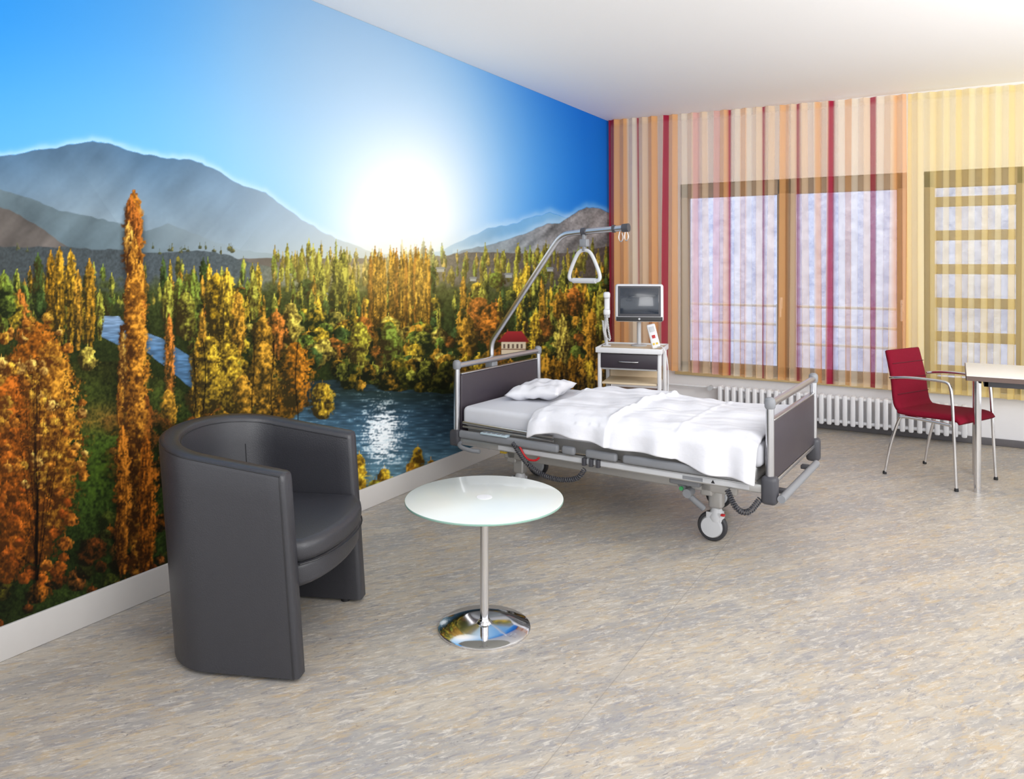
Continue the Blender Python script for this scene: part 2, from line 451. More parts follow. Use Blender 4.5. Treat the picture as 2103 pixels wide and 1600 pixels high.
def house(x,y,w_,h,roof,wall):
    x0,x1,y0,y1=int(x-w_/2)+OU,int(x+w_/2)+OU,int(y)+OV,int(y+h)+OV
    img[y0:y1,x0:x1]=C3(wall)
    for k in range(int(h*.7)): img[y0-k,x0-2+k//2:x1+2-k//2]=C3(roof)
for (x,y,w_,h) in [(905,552,16,7),(972,572,12,6),(1045,564,14,7),(664,606,18,8),(1130,552,12,6)]: house(x,y,w_,h,(120,126,132),(160,164,164))
img=blend(img,np.clip(.85*np.exp(-(((U-820)/100)**2+((V-475)/56)**2)),0,1),(255,252,244))
for i in range(300):
    t=i/300; b_=598+130*t+R(-12,12); cx=R(330,1290) if R(0,1)<.78 else R(-400,200)
    if 190<cx<400 and b_>640: continue
    if R(0,1)<.5: tree(cx,b_-R(42,85)*(.8+.4*t),b_,R(4,9),'p',rc([GOLD,OLV,GRN,AMB,OLV,DG]),rc([D1,D2,D2]),.25,False)
    else: r=R(10,20); tree(cx,b_-r*1.8,b_,r,'r',rc([GOLD,ORA,AMB,GRN,DG,OLV,DG,GRN,DG]),rc([D1,D2]),.22,False)
for k in range(17):
    cx=762+k*7.6+R(-3,3); tree(cx,R(510,535),R(680,715),R(4.5,7),'p',rc([(214,160,52),(190,140,44),(170,110,34),AMB]),(58,44,16),.2)
for cx,t_,b_,hw in [(690,524,640,10),(706,518,650,12),(724,560,660,8),(1082,545,640,15),(1100,560,650,12),(1075,590,660,12),(1155,560,640,10),(1190,575,660,10),(495,610,700,12),(530,545,640,8),(640,600,690,9)]:
    tree(cx,t_,b_,hw,'p',rc([OLV,GOLD,(190,170,50)]),D2,.22)
for k in range(12): tree(R(985,1250),R(560,640),R(680,740),R(5,9),'p',rc([OLV,GOLD,AMB]),D2,.25,False)
img=blend(img,np.exp(-(((U-668)/26)**2+((V-700)/14)**2))*.8,(150,180,40))
for cx,t_,b_,hw,c in [(-320,560,760,26,AMB),(-250,520,740,22,AMB),(-180,560,740,24,GOLD),(-110,540,730,22,RUST),(-50,560,720,22,ORA),(8,560,700,20,GRN),(40,600,700,22,ORA),(78,525,640,11,DG),(222,610,650,10,DG),(104,520,715,13,(196,140,30)),(122,512,725,14,(216,158,38)),(145,516,725,15,(214,160,40)),(160,560,720,12,AMB),(184,536,730,14,(196,142,36)),(205,600,700,9,OLV)]:
    tree(cx,t_,b_,hw,'p',c,D1,.25)
for i in range(26): tree(R(-400,85),R(575,610),R(640,680),R(12,22),'r',rc([ORA,GRN,DG,AMB,GOLD]),D2,.25)
for i in range(105):
    t=i/105; cx=R(400,930) if i%3 else R(560,1260); b_=690+88*t+R(-8,8); r=R(13,27)
    tree(cx,b_-r*2.0,b_,r,'r',rc([GOLD,ORA,AMB,YEL,GRN,OLV,GRN,DG,DG]),rc([D1,D2]),.25)
for cx,t_,b_,hw,c in [(345,575,690,14,OLV),(368,570,690,12,GRN),(395,560,700,20,GRN),(382,600,700,22,OLV),(430,548,640,9,GOLD),(445,560,740,22,(226,176,36)),(466,556,745,20,GOLD),(488,600,740,18,AMB),(520,560,660,12,OLV),(598,622,712,24,YEL),(568,640,740,20,ORA),(540,650,740,22,AMB),(745,650,725,22,ORA),(738,660,760,24,(200,190,60)),(800,660,780,26,GRN),(985,610,700,30,ORA),(1010,625,720,26,(224,130,40)),(960,650,740,24,AMB),(1180,590,650,20,ORA),(1150,600,660,18,AMB),(1100,640,760,15,GOLD),(1155,650,770,17,YEL),(1215,640,770,18,AMB),(1240,600,700,20,OLV)]:
    tree(cx,t_,b_,hw,'r' if hw>=22 else 'p',c,D1,.25)
# low sun glow over the mid forest (part of the printed picture)
img=blend(img,.28*np.exp(-(((U-790)/240)**2+((V-565)/74)**2)),(240,208,120))
x0,x1=1030+OU,1080+OU
img[702+OV:728+OV,x0:x1]=C3((205,190,165)); 
for k in range(5): img[707+OV:716+OV,x0+4+k*9:x0+8+k*9]=C3((90,70,60))
img[717+OV:719+OV,x0:x1]=C3((110,70,50))
for k in range(22): img[702+OV-k,x0-7+int(k*.9):x1+7-int(k*.7)]=C3((118,32,34))*(1+.3*(k/22))
for i in range(120):
    cx=R(690,1250); b_=R(768,806)+max(0,(cx-800))*.035; r=R(11,22)
    tree(cx,b_-r*1.9,b_,r,'r',rc([(120,114,34),(160,130,34),(76,84,28),AMB,OLV]),(18,22,8),.2,False,.8)
for i in range(46):
    cx=R(940,1250); tree(cx,R(730,760),R(800,830),R(10,17),'p',rc([AMB,GOLD,(170,120,30)]),(22,20,8),.22,False)
img=blend(img,mw*np.clip((1-(V-800)/52),0,1)*(V>800)*.5,(26,36,24))
gm=polymask([(-400,735),(90,745),(200,742),(250,740),(320,770),(420,830),(560,850),(620,905),(690,985),(740,1080),(740,1440),(-400,1440)])
gcol=ic(V,[700,850,1000,1300],[(62,62,24),(44,56,20),(46,64,22),(24,30,12)])*(.45+1.1*NF[...,None])*(.6+.8*N80[...,None])
img[gm]=gcol[gm]
for i in range(46):
    t=i/46; cx=R(400,600); b_=800+80*t+R(-10,10); r=R(16,28)
    tree(cx,b_-r*2.3,b_,r,'r',rc([GOLD,AMB,ORA,AMB,(200,130,30),OLV,DG]),D1,.34)
for cx,t_,b_,hw,c in [(348,650,870,12,ORA),(416,640,860,12,AMB),(405,700,880,16,(200,150,40)),(540,700,860,38,AMB),(468,700,860,36,GOLD),(430,690,850,30,GOLD),(607,702,850,40,(214,130,30)),(662,786,862,30,(244,196,54)),(500,770,870,28,AMB),(180,712,762,22,YEL),(345,800,900,22,AMB)]:
    tree(cx,t_,b_,hw,'r' if hw>18 else 'p',c,D1,.36)
for k in range(5):
    bx=(400,420,520,560,610)[k]
    for yv in range(700,880):
        xc=bx+math.sin(yv/30+k)*3; img[yv+OV,int(xc)-1+OU:int(xc)+2+OU]*=.5
for i in range(150):
    cx=R(200,680); b_=R(880,1250); r=R(12,26); 
    if cx>600 and b_<1010: continue
    tree(cx,b_-r*1.8,b_,r,'r',rc([RUST,(130,100,30),(80,90,30),AMB,(60,70,24)]),(22,26,10),.3,False,.75)
for cx,t_,b_,hw,c in [(738,932,1040,20,GOLD),(715,960,1060,24,YEL),(790,962,1040,20,GOLD),(858,918,1000,16,GOLD),(845,950,1010,16,AMB),(770,985,1060,26,OLV),(885,944,1000,12,AMB)]:
    tree(cx,t_,b_,hw,'r',c,(70,50,12),.3)
img=blend(img,gm*np.exp(-(((U-215)/70)**2+((V-860)/26)**2))*.75*NF,(200,130,56))
img=blend(img,gm*np.exp(-(((U-200)/60)**2+((V-970)/70)**2))*.6*N6,(100,130,36))
for i in range(120):
    cx=R(-400,335); b_=R(1080,1330); r=R(10,28)
    tree(cx,b_-r*1.7,b_,r,'r',rc([RUST,(150,70,20),(180,100,26),(120,60,20),(90,84,24),(60,66,24)]),(20,18,8),.34,False,.8)
# tall poplar
tree(275,396,700,22,'f',(206,128,36),(74,40,14),.26)
for k in range(26):
    yk=440+k*27; sgn=1 if k%2 else -1; wk=8+min(26,k*1.6)
    tree(274+sgn*R(2,wk),yk-34,yk+62,R(8,14),'p',rc([(218,146,46),(184,104,34),(230,172,72),(200,124,38)]),(70,38,14),.36,False)
tree(278,560,1190,30,'f',(214,140,42),(60,34,12),.38)
tree(300,900,1200,24,'p',(190,106,26),(50,28,10),.38,False)
tree(252,880,1180,20,'p',(200,120,34),(50,28,10),.38,False)
# left foreground autumn trees
for bx,bt in [(75,1240),(-230,1330)]:
    for (cx,t_,b_,hw,c) in [(0,660,1160,95,(190,110,28)),(-60,760,1200,70,(190,100,26)),(30,700,1100,70,(210,142,42))]:
        tree(bx+cx,t_,b_,hw,'r',c,(66,36,12),.46,False)
    for k in range(120):
        a_=R(0,6.28); rr=R(0,1)**.5; cx=bx+math.cos(a_)*rr*110-8; cy=925+math.sin(a_)*rr*285; r=R(8,19)
        lowc=[(204,104,28),(180,88,24),(220,128,40),(170,78,22)] if cy>1000 else [(236,178,58),(222,140,44),(242,196,96),(232,160,60),(196,150,50)]
        tree(cx,cy-r*.8,cy+r*.8,r,'r',rc(lowc),(78,42,14),.45,False)
    for k in range(9):
        t0=R(-1,1)
        for s_ in range(220):
            q=s_/220; px=bx+t0*95*q**1.2+math.sin(q*6+k)*3; py=1190-q*R(430,440)
            xi=int(px)+OU; yi=int(py)+OV
            if 0<=xi<CW-2 and 0<=yi<CHH: img[yi:yi+3,xi:xi+max(1,int(3-2*q))]*=.6
    for yv in range(820,bt): 
        wv=2+ (yv-820)/130; xc=bx+math.sin(yv/40)*2
        img[yv+OV,int(xc-wv)+OU:int(xc+wv)+OU]*=.6
img=np.clip(img,0,1)
lab=np.where(img<=.04045,img/12.92,((img+.055)/1.055)**2.4).astype(np.float32)

def mural():
    cols=np.concatenate([np.linspace(-390,0,90)[:-1],np.arange(0,1254.5,1.4)])
    a=(cols-1051.5)/FPX
    MX=WX+.004
    yw=MX*(CS+SN*a)/(-SN+CS*a)
    yw[-1]=min(yw[-1],WY-.002); yw=np.minimum(yw,WY-.002)
    nr=800; zz=np.linspace(.122,CH-.001,nr)
    Y,Z=np.meshgrid(yw,zz)
    dep=-SN*MX+CS*Y; xr=CS*MX+SN*Y
    pu=1051.5+FPX*xr/dep; pv=HV-FPX*(Z-HC)/dep
    fu=np.clip(pu+OU,0,CW-2); fv=np.clip(pv+OV,0,CHH-2); iu=fu.astype(int); iv=fv.astype(int); du=(fu-iu)[...,None]; dv=(fv-iv)[...,None]
    c=(lab[iv,iu]*(1-du)+lab[iv,iu+1]*du)*(1-dv)+(lab[iv+1,iu]*(1-du)+lab[iv+1,iu+1]*du)*dv
    nc=len(yw); nv=nc*nr
    co_=np.empty((nv,3),np.float32); co_[:,0]=MX; co_[:,1]=Y.ravel(); co_[:,2]=Z.ravel()
    idx=np.arange(nv).reshape(nr,nc)
    q=np.stack([idx[:-1,:-1],idx[:-1,1:],idx[1:,1:],idx[1:,:-1]],-1).reshape(-1,4)
    me=bpy.data.meshes.new('wall_mural'); me.vertices.add(nv); me.vertices.foreach_set('co',co_.ravel())
    me.loops.add(q.size); me.loops.foreach_set('vertex_index',q.ravel().astype(np.int32))
    me.polygons.add(len(q)); me.polygons.foreach_set('loop_start',(np.arange(len(q))*4).astype(np.int32))
    try: me.polygons.foreach_set('loop_total',np.full(len(q),4,np.int32))
    except Exception: pass
    me.update(calc_edges=True)
    ca=me.color_attributes.new('ink','FLOAT_COLOR','POINT')
    rgba=np.ones((nv,4),np.float32); rgba[:,:3]=c.reshape(-1,3); ca.data.foreach_set('color',rgba.ravel())
    m=bpy.data.materials.new('printed_wallpaper'); m.use_nodes=True; N=m.node_tree.nodes;L=m.node_tree.links
    b=N['Principled BSDF']; b.inputs['Roughness'].default_value=.75; b.inputs['Specular IOR Level'].default_value=.1
    at=N.new('ShaderNodeAttribute'); at.attribute_name='ink'; 
    L.new(at.outputs['Color'],b.inputs['Base Color'])
    me.materials.append(m)
    o=bpy.data.objects.new('wall_mural',me); COL.objects.link(o)
    tag(o,"printed photo mural of an autumn river valley with mountains and sun","wall mural")
mural()
del img,lab

# ------------------------------------------------------------------ curtains
def curtain_mat(name):
    m=bpy.data.materials.new(name); m.use_nodes=True; N=m.node_tree.nodes;L=m.node_tree.links
    N.remove(N['Principled BSDF']); out=N['Material Output']
    at=N.new('ShaderNodeAttribute'); at.attribute_name='dye'
    d=N.new('ShaderNodeBsdfDiffuse'); t=N.new('ShaderNodeBsdfTranslucent'); x=N.new('ShaderNodeBsdfTransparent')
    L.new(at.outputs['Color'],d.inputs[0]); L.new(at.outputs['Color'],t.inputs[0])
    mc=N.new('ShaderNodeMix'); mc.data_type='RGBA'; mc.inputs[0].default_value=.8; mc.inputs[7].default_value=(1,1,1,1); L.new(at.outputs['Color'],mc.inputs[6]); L.new(mc.outputs[2],x.inputs[0])
    a=N.new('ShaderNodeMixShader'); a.inputs[0].default_value=.42; L.new(d.outputs[0],a.inputs[1]); L.new(t.outputs[0],a.inputs[2])
    b=N.new('ShaderNodeMixShader'); L.new(at.outputs['Alpha'],b.inputs[0]); L.new(x.outputs[0],b.inputs[1]); L.new(a.outputs[0],b.inputs[2])
    L.new(b.outputs[0],out.inputs[0]); return m
CY=6.79
def ux(u):
    a=(u-1051.5)/FPX; return CY*(-SN+CS*a)/(CS+SN*a)
RD=(180,50,78);OR=(252,194,130);CR=(255,246,224);PK=(244,190,180);PE=(255,230,194)
stripes=[(1240,RD,.72),(1264,OR,.58),(1288,CR,.42),(1307,RD,.66),(1313,PE,.46),(1332,OR,.56),(1350,CR,.42),(1365,RD,.68),(1374,OR,.46),(1392,CR,.3),(1412,PE,.34),(1426,PK,.46),(1438,PE,.3),(1452,CR,.24),(1468,PK,.32),(1480,OR,.38),(1495,RD,.64),(1504,CR,.24),(1520,OR,.34),(1536,CR,.2),(1548,PE,.28),(1565,RD,.64),(1574,PE,.28),(1592,CR,.2),(1602,OR,.42),(1622,PE,.28),(1635,RD,.64),(1644,PE,.28),(1660,CR,.2),(1676,OR,.36),(1690,PE,.28),(1704,RD,.68),(1717,CR,.24),(1736,OR,.42),(1752,CR,.2),(1768,PE,.28),(1787,RD,.68),(1800,CR,.24),(1818,PE,.32),(1838,OR,.48),(1850,(250,200,156),.5),(1862,OR,.5)]
def curtain(name,x0,x1,z0a,z0b,z1a,z1b,colf,period,amp,label):
    nx=int((x1-x0)/.0055); nz=70
    vs=[];cl=[];fs=[]
    ph=[random.uniform(-.8,.8) for _ in range(200)]
    for i in range(nx+1):
        t=i/nx; x=x0+(x1-x0)*t
        k=(x-x0)/period; ki=int(k); p=ph[ki]*(1-(k-ki))+ph[ki+1]*(k-ki)
        c,al=colf(x)
        for j in range(nz+1):
            q=j/nz; zt=z1a+(z1b-z1a)*t; zb=z0a+(z0b-z0a)*t
            z=zb+(zt-zb)*q
            w1=math.sin(2*math.pi*(k)+p*(1.6-q)); w2=math.sin(2*math.pi*k*.5+p*3+z*.4)
            am=amp*(1.05-.35*q)
            y=am*(w1*.8+w2*.35*(1-q*.6))
            xx=x+.38*am*math.sin(4*math.pi*k+p*2)*(1-q*.3)+ .026*(1-q)*p
            fold=.2*max(0,math.cos(2*math.pi*k+p))
            vs.append((xx,CY+y,z)); cl.append((c[0],c[1],c[2],min(1,al+fold+(.2 if q>.978 else 0)+(.12 if q<.02 else 0))))
    for i in range(nx):
        for j in range(nz):
            a=i*(nz+1)+j; fs.append((a,a+nz+1,a+nz+2,a+1))
    b=MB(); b.v=vs; b.f=fs
    o=b.obj(name,curtain_mat(name+'_sheer'),angle=180,fix=False)
    ca=o.data.color_attributes.new('dye','FLOAT_COLOR','POINT')
    ca.data.foreach_set('color',np.array(cl,np.float32).ravel())
    tag(o,label,"curtain"); return o
xs_=[ux(s[0]) for s in stripes]
def colA(x):
    i=max([k for k in range(len(xs_)) if xs_[k]<=x] or [0])
    c=lin(stripes[i][1]); al=stripes[i][2]
    if i+1<len(xs_):
        f=min(1,max(0,(x-xs_[i+1]+.012)/.012)); c2=lin(stripes[i+1][1]); c=tuple(c[k]*(1-f)+c2[k]*f for k in range(3)); al=al*(1-f)+stripes[i+1][2]*f
    return c,al
def colB(x):
    f=.5+.5*math.sin(x*37)+.3*math.sin(x*91); f=max(0,min(1,f))
    a_=lin((252,238,186)); b_=lin((246,222,150))
    return tuple(a_[k]*(1-f)+b_[k]*f for k in range(3)), .30+.12*f
curtain('striped_curtain',WX+.03,ux(1860),.42,.39,CH-.004,2.735,colA,.094,.033,"sheer curtain with red, orange and cream vertical stripes at the window")
curtain('yellow_curtain',ux(1866),1.35,.40,.36,2.735,2.71,colB,.085,.028,"sheer pale yellow curtain hanging at the window")

# ------------------------------------------------------------------ radiator
ra=thing('radiator',"low white column radiator on the wall below the windows","radiator",(-1.84,WY-.085,0))
b=MB(); n=32
for i in range(n):
    x=.022+i*.0605
    b.box(x-.019,x+.019,-.038,-.008,.055,.305,.012,3); b.box(x-.019,x+.019,.008,.038,.055,.305,.012,3)
    b.box(x-.017,x+.017,-.03,.03,.06,.085,.008,2); b.box(x-.017,x+.017,-.03,.03,.275,.30,.008,2)
b.tube([(0.01,0,.085),(1.92,0,.085)],.015); b.tube([(0.01,0,.28),(1.92,0,.28)],.015)
b.obj('radiator_body',M_radi,ra)
b=MB(); b.tube(smoothpts([(0.01,0,.28),(-.42,0,.28),(-.47,0,.28),(-.47,0,.22),(-.47,0,.0)],2),.010); b.obj('pipe',M_radi,ra)
b=MB(); b.cyl((-.06,0,.28),(-.06,-.06,.28),.022); b.obj('valve_knob',M_lgrey,ra)
for x in (.23,1.68): MB().box(x-.015,x+.015,.02,.083,.2,.24,.003).obj('wall_bracket',M_radi,ra)

# ------------------------------------------------------------------ round glass table
t=thing('side_table',"round frosted glass side table on a chrome pedestal","table",(-1.563,2.482,0))
MB().lathe([(.176,.0),(.178,.004),(.177,.009),(.172,.013),(.10,.018),(.03,.022),(.024,.03)],n=96).obj('base',M_chrome,t)
MB().lathe([(.024,.028),(.0175,.034),(.0165,.04),(.0165,.478),(.02,.484),(.05,.488),(.05,.492)],n=40).obj('pole',M_chrome,t)
MB().lathe([(.298,.492),(.302,.4935),(.303,.497),(.302,.5005),(.2985,.502)],n=128).obj('glass_top',M_fglass,t)
MB().lathe([(.3028,.4935),(.3036,.495),(.3036,.499),(.3028,.5005)],n=128).obj('glass_edge',M_gedge,t)
MB().lathe([(.030,.5021),(.030,.5032),(.026,.5036)],n=48).obj('centre_cap',M_white,t)

# ------------------------------------------------------------------ armchair
ac=thing('armchair',"anthracite leather tub armchair on the floor beside the round table","armchair",(-2.315,2.032,0),math.atan2(.369,.929))
def upath(R,ax,L,n=40,k=6):
    P=[]
    for i in range(k): P.append((L*(1-i/k),-R))
    for i in range(n+1):
        th=-math.pi/2-math.pi*i/n
        P.append((ax*math.cos(th),R*math.sin(th)))
    for i in range(1,k+1): P.append((L*i/k,R))
    return P
def shear(x,z): return x-.068*z
def rim(x,z=0): return .70+.085*max(0,min(1,(.31-x)/.58))
TH=.072
secs=[]
Po=upath(.348,.262,.31); Pi=upath(.348-TH,.262-TH,.31)
b=MB(); vs=[];fs=[]
for i,(po,pi) in enumerate(zip(Po,Pi)):
    h=rim(po[0]); ring=[]
    def P(s,z):
        x=po[0]*(1-s)+pi[0]*s; y=po[1]*(1-s)+pi[1]*s
        k=1-.035*(1-z/.75)*(1-s*.5)
        return (shear(x*(k if x<0 else 1),z),y*k,z)
    for q in range(9): ring.append(P(0,.014+(h-.025-.014)*q/8))
    for a_ in (30,60,90): t_=math.radians(a_); ring.append(P(.3*(1-math.cos(t_)),h-.025+.025*math.sin(t_)))
    for a_ in (60,30,0): t_=math.radians(a_); ring.append(P(1-.3*(1-math.cos(t_)),h-.025+.025*math.sin(t_)))
    for q in range(7,-1,-1): ring.append(P(1,.014+(h-.025-.014)*q/8))
    secs.append(ring)
m=len(secs[0])
def endring(ring,dx,shr):
    out=[]
    ymid=sum(p[1] for p in ring)/len(ring)
    for p in ring:
        out.append((p[0]+dx, ymid+(p[1]-ymid)*shr, .014+(p[2]-.014)*(1-(1-shr)*.05)))
    return out
e0=[endring(secs[0],.016,.72),endring(secs[0],.012,.88)]
e1=[endring(secs[-1],.012,.88),endring(secs[-1],.016,.72)]
secs=e0+secs+e1
for r_ in secs: vs+=r_
for i in range(len(secs)-1):
    for k in range(m):
        fs.append((i*m+k,i*m+(k+1)%m,(i+1)*m+(k+1)%m,(i+1)*m+k))
fs.append(tuple(range(m))); fs.append(tuple((len(secs)-1)*m+k for k in range(m)))
b.add(vs,fs); b.obj('shell',M_leather,ac,angle=50)
for s in (9,14):
    pts=[Vector(secs[i][s])+Vector((0,0,.0015)) for i in range(2,len(secs)-2)]
    MB().tube(pts,.0028,8).obj('piping',M_leath2,ac)
for r_ in (secs[2],secs[-3]):
    MB().tube([Vector(r_[k]) for k in range(0,10)],.0026,8).obj('piping',M_leath2,ac)
for i in (14,40):
    MB().tube([Vector(secs[i][k]) for k in range(15,m-4)],.002,6).obj('seam',M_leath2,ac)
def seat_outline(R,front):
    P=[]
    for i in range(25):
        th=-math.pi/2-math.pi*i/24; P.append(((R-.08)*math.cos(th),R*math.sin(th)))
    for i in range(1,5): P.append((.27*i/4,R))
    for i in range(0,13):
        y=R-2*R*i/12; P.append((.275+front*math.sqrt(max(0,1-(y/(R*1.04))**2)),y))
    for i in range(3,0,-1): P.append((.27*i/4,-R))
    return P
b=MB(); b.prism(seat_outline(.275,.11),.372,.452,.03,5,crown=.012,cx=.05,cy=0); b.obj('seat_cushion',M_leather,ac,angle=60)
b=MB(); b.prism(seat_outline(.271,.096),.292,.375,.018,4,cx=.05,cy=0); b.obj('seat_base',M_leather,ac,angle=60)
b=MB(); b.tube([(x,y,.374) for x,y in seat_outline(.276,.112)],.003,8,closed=True); b.obj('seat_piping',M_leath2,ac)
for (x,y) in ((.25,-.295),(.25,.295),(-.18,-.17),(-.18,.17)):
    MB().cyl((x,y,0),(x,y,.018),.018,n=20).obj('foot',M_black,ac)

# ------------------------------------------------------------------ hospital bed
BL,BW=1.79,.915
bd=thing('hospital_bed',"hospital bed with dark head and foot boards and silver frame","bed",(-2.52,3.70,0),math.radians(-3))
def board(name,x,ztop,zp0,zp1,sgn):
    e=MB(); e.box(x-.012,x+.012,.03,BW-.03,zp0,zp1,.008); o=e.obj(name,M_panel,bd)
    MB().tube([(x,.0,ztop),(x,BW,ztop)],.017,16).obj('top_rail',M_steel,o)
    for y in (0,BW):
        MB().tube([(x,y,.38),(x,y,ztop-.02)],.019,16).obj('post',M_steel,o)
        k=MB(); k.lathe([(.020,-.02),(.024,-.012),(.025,.01),(.022,.024),(.012,.032)],(x,y,ztop),24); k.obj('post_cap',M_grey,o)
        k=MB(); k.box(x-.036,x+.036,y-.034,y+.034,.335 if sgn<0 else .30,.43,.02); k.obj('corner_bumper',M_dgrey,o)
    MB().box(x-.015,x+.015,.03,BW-.03,zp0-.02,zp0,.004).obj('lower_trim',M_steel,o)
    MB().box(x-.014,x+.014,.03,BW-.03,zp1,zp1+.008,.003).obj('upper_trim',M_steel,o)
    return o
board('headboard',0,.80,.40,.745,-1); fb=board('footboard',BL,.755,.40,.675,1)
f=MB()
f.box(.03,BL-.03,-.012,.012,.345,.385,.006); f.box(.03,BL-.03,BW-.012,BW+.012,.345,.385,.006)
f.box(.25,1.60,.12,.16,.27,.35,.008); f.box(.25,1.60,BW-.16,BW-.12,.27,.35,.008)
for x in (.06,.5,1.0,1.4,BL-.06): f.box(x-.02,x+.02,0,BW,.345,.38,.005)
for x in (.3,1.45): f.box(x-.03,x+.03,.12,BW-.12,.25,.35,.008)
f.box(.04,1.72,.05,BW-.05,.38,.45,.01)
f.obj('bed_frame',M_alu,bd)
for z,r in ((.478,.009),(.455,.006)): MB().tube([(.06,-.018,z),(.66,-.018,z-.01)],r).obj('mattress_rail',M_steel,bd)
for y in (-.026,BW+.026):
    for (a,c) in ((.04,.70),(.72,.80),(.86,1.04),(1.07,1.73)):
        MB().box(a,c,y-.016,y+.016,.39,.435,.015,4).obj('side_rail',M_grey,bd)
f=MB(); f.box(.30,1.70,-.016,-.010,.352,.378,.003); f.obj('rail_strip',M_lgrey,bd)
f=MB(); f.box(.20,.38,-.05,-.01,.432,.444,.005); o=f.obj('control_panel',M_blue,bd)
for i in range(5):
    for j in range(2): MB().box(.215+i*.032,.235+i*.032,-.045+j*.018,-.033+j*.018,.443,.447,.001).obj('button',M_grey,o)
MB().tube([(BL+.055,-.02,.335),(BL+.055,.72,.335)],.018,16).obj('foot_bumper',M_grey,bd)
for y in (.10,.60): MB().box(BL,BL+.055,y,y+.04,.325,.345,.004).obj('bumper_bracket',M_dgrey,bd)
f=MB(); f.tube(smoothpts([(.03,.0,.36),(.05,-.05,.345),(.14,-.06,.335),(.2,-.05,.335)],2),.012); f.obj('lever',M_grey,bd)
def castor(x,y,front):
    l=MB(); l.box(x-.035,x+.035,y-.03,y+.03,.17,.30,.012)
    l.tube([(x-.03,y,.25),(x-.12 if front else x+.12,y,.345)],.02,12)
    o=l.obj('leg',M_alu,bd)
    k=MB(); k.lathe([(.035,-.02),(.04,0),(.03,.03),(.02,.05)],(x,y,.125),24)
    for s in (-1,1): k.box(x-.045,x+.03,y+s*.026-.004,y+s*.026+.004,.06,.15,.003)
    k.obj('castor_fork',M_lgrey,o)
    Mr=Matrix.Rotation(math.pi/2,3,'X')
    w=MB(); w.lathe([(.05,-.016),(.068,-.017),(.0745,-.010),(.075,0),(.0745,.010),(.068,.017),(.05,.016)],(x-.02,y,.075),48,M=Mr); w.obj('tyre',M_tire,o)
    w=MB(); w.lathe([(.012,-.036),(.05,-.032),(.056,-.018),(.056,.018),(.05,.032),(.012,.036)],(x-.02,y,.075),48,M=Mr); w.obj('wheel_hub',M_lgrey,o)
for (x,y,fr) in ((1.47,.22,True),(1.33,.75,True),(.30,.22,False),(.12,.75,False)): castor(x,y,fr)
f=MB(); f.tube([(1.30,.10,.33),(1.36,.12,.24),(1.42,.17,.17)],.016); f.box(1.28,1.44,.06,.10,.30,.35,.01); f.cyl((1.37,.07,.26),(1.37,.13,.26),.022); f.obj('linkage',M_grey,bd)
f=MB(); f.cyl((1.345,.055,.285),(1.345,.066,.285),.010); f.obj('knob',M_green,bd)
f=MB(); f.box(1.505,1.525,.17,.19,.145,.155,.003); f.obj('brake_pedal',M_redp,bd)
f=MB(); f.box(.235,.275,.10,.12,.30,.34,.003); f.obj('angle_label',M_yel,bd)
f=MB(); f.tube(helix([(.42,-.045,.41),(.52,-.05,.30),(.66,-.05,.25),(.82,-.05,.27),(.86,-.04,.33)],.011,44,10),.0035,6); f.obj('coiled_cord',M_dgrey,bd)
f=MB(); f.tube(helix([(1.60,-.02,.34),(1.64,-.03,.26),(1.70,-.03,.245),(1.75,-.02,.32)],.012,22,10),.0035,6); f.obj('coiled_cord',M_dgrey,bd)
f=MB(); f.tube(smoothpts([(.45,-.03,.40),(.50,-.035,.33),(.56,-.035,.33),(.58,-.03,.35)],2),.006); f.obj('red_tag',M_redp,bd)
for x in (.84,.88,.92): MB().box(x,x+.02,-.035,-.01,.345,.385,.003).obj('connector',M_dgrey,bd)
f=MB(); f.add([(1.52,-.0165,.357),(1.54,-.0165,.357),(1.53,-.0165,.374)],[(0,1,2)]); f.obj('warning_sticker',M_black,bd)
f=MB(); f.box(1.38,1.48,-.0168,-.016,.356,.373); f.obj('printed_label',M_grey,bd)

f=MB(); f.box(.03,BL-.04,.01,BW-.01,.45,.565,.03,5); mt=f.obj('mattress',M_matt,bd)
bd_m=Matrix.Translation((-2.52,3.70,0))@Matrix.Rotation(math.radians(-3),4,'Z')
def cushion(w,h,t,nn=28,seed=0):
    vs=[];fs=[]
    for side in (1,-1):
        for j in range(nn+1):
            for i in range(nn+1):
                a=2*i/nn-1;c=2*j/nn-1
                edge=max(0,(1-a**4)*(1-c**4))**.55
                z=side*t/2*edge
                z+= .010*mnoise.noise(Vector((a*2.5+seed,c*2.5,side*2)))*edge*2+.006*mnoise.noise(Vector((a*6+seed,c*5,side*7)))*edge
                x=w/2*a*(1-.10*(1-c*c)*(abs(a)**3)); y=h/2*c*(1-.10*(1-a*a)*(abs(c)**3))
                vs.append((x,y,z))
    N_=(nn+1)**2
    for s in range(2):
        for j in range(nn):
            for i in range(nn):
                a=s*N_+j*(nn+1)+i; q=(a,a+1,a+nn+2,a+nn+1); fs.append(q if s==0 else q[::-1])
    return vs,fs
vs,fs=cushion(.34,.46,.085); b=MB(); b.add(vs,fs)
pl=b.obj('pillow',M_sheet,angle=180,fix=False); 
bm=bmesh.new(); bm.from_mesh(pl.data); bmesh.ops.remove_doubles(bm,verts=bm.verts,dist=.0004); bmesh.ops.recalc_face_normals(bm,faces=bm.faces); bm.to_mesh(pl.data); bm.free(); pl.data.shade_smooth()
pl.matrix_world=bd_m@Matrix.Translation((.26,.53,.612))@Matrix.Rotation(math.radians(14),4,'Z')@Matrix.Rotation(math.radians(-4),4,'Y')
tag(pl,"small plump white pillow lying at the head of the bed","pillow")
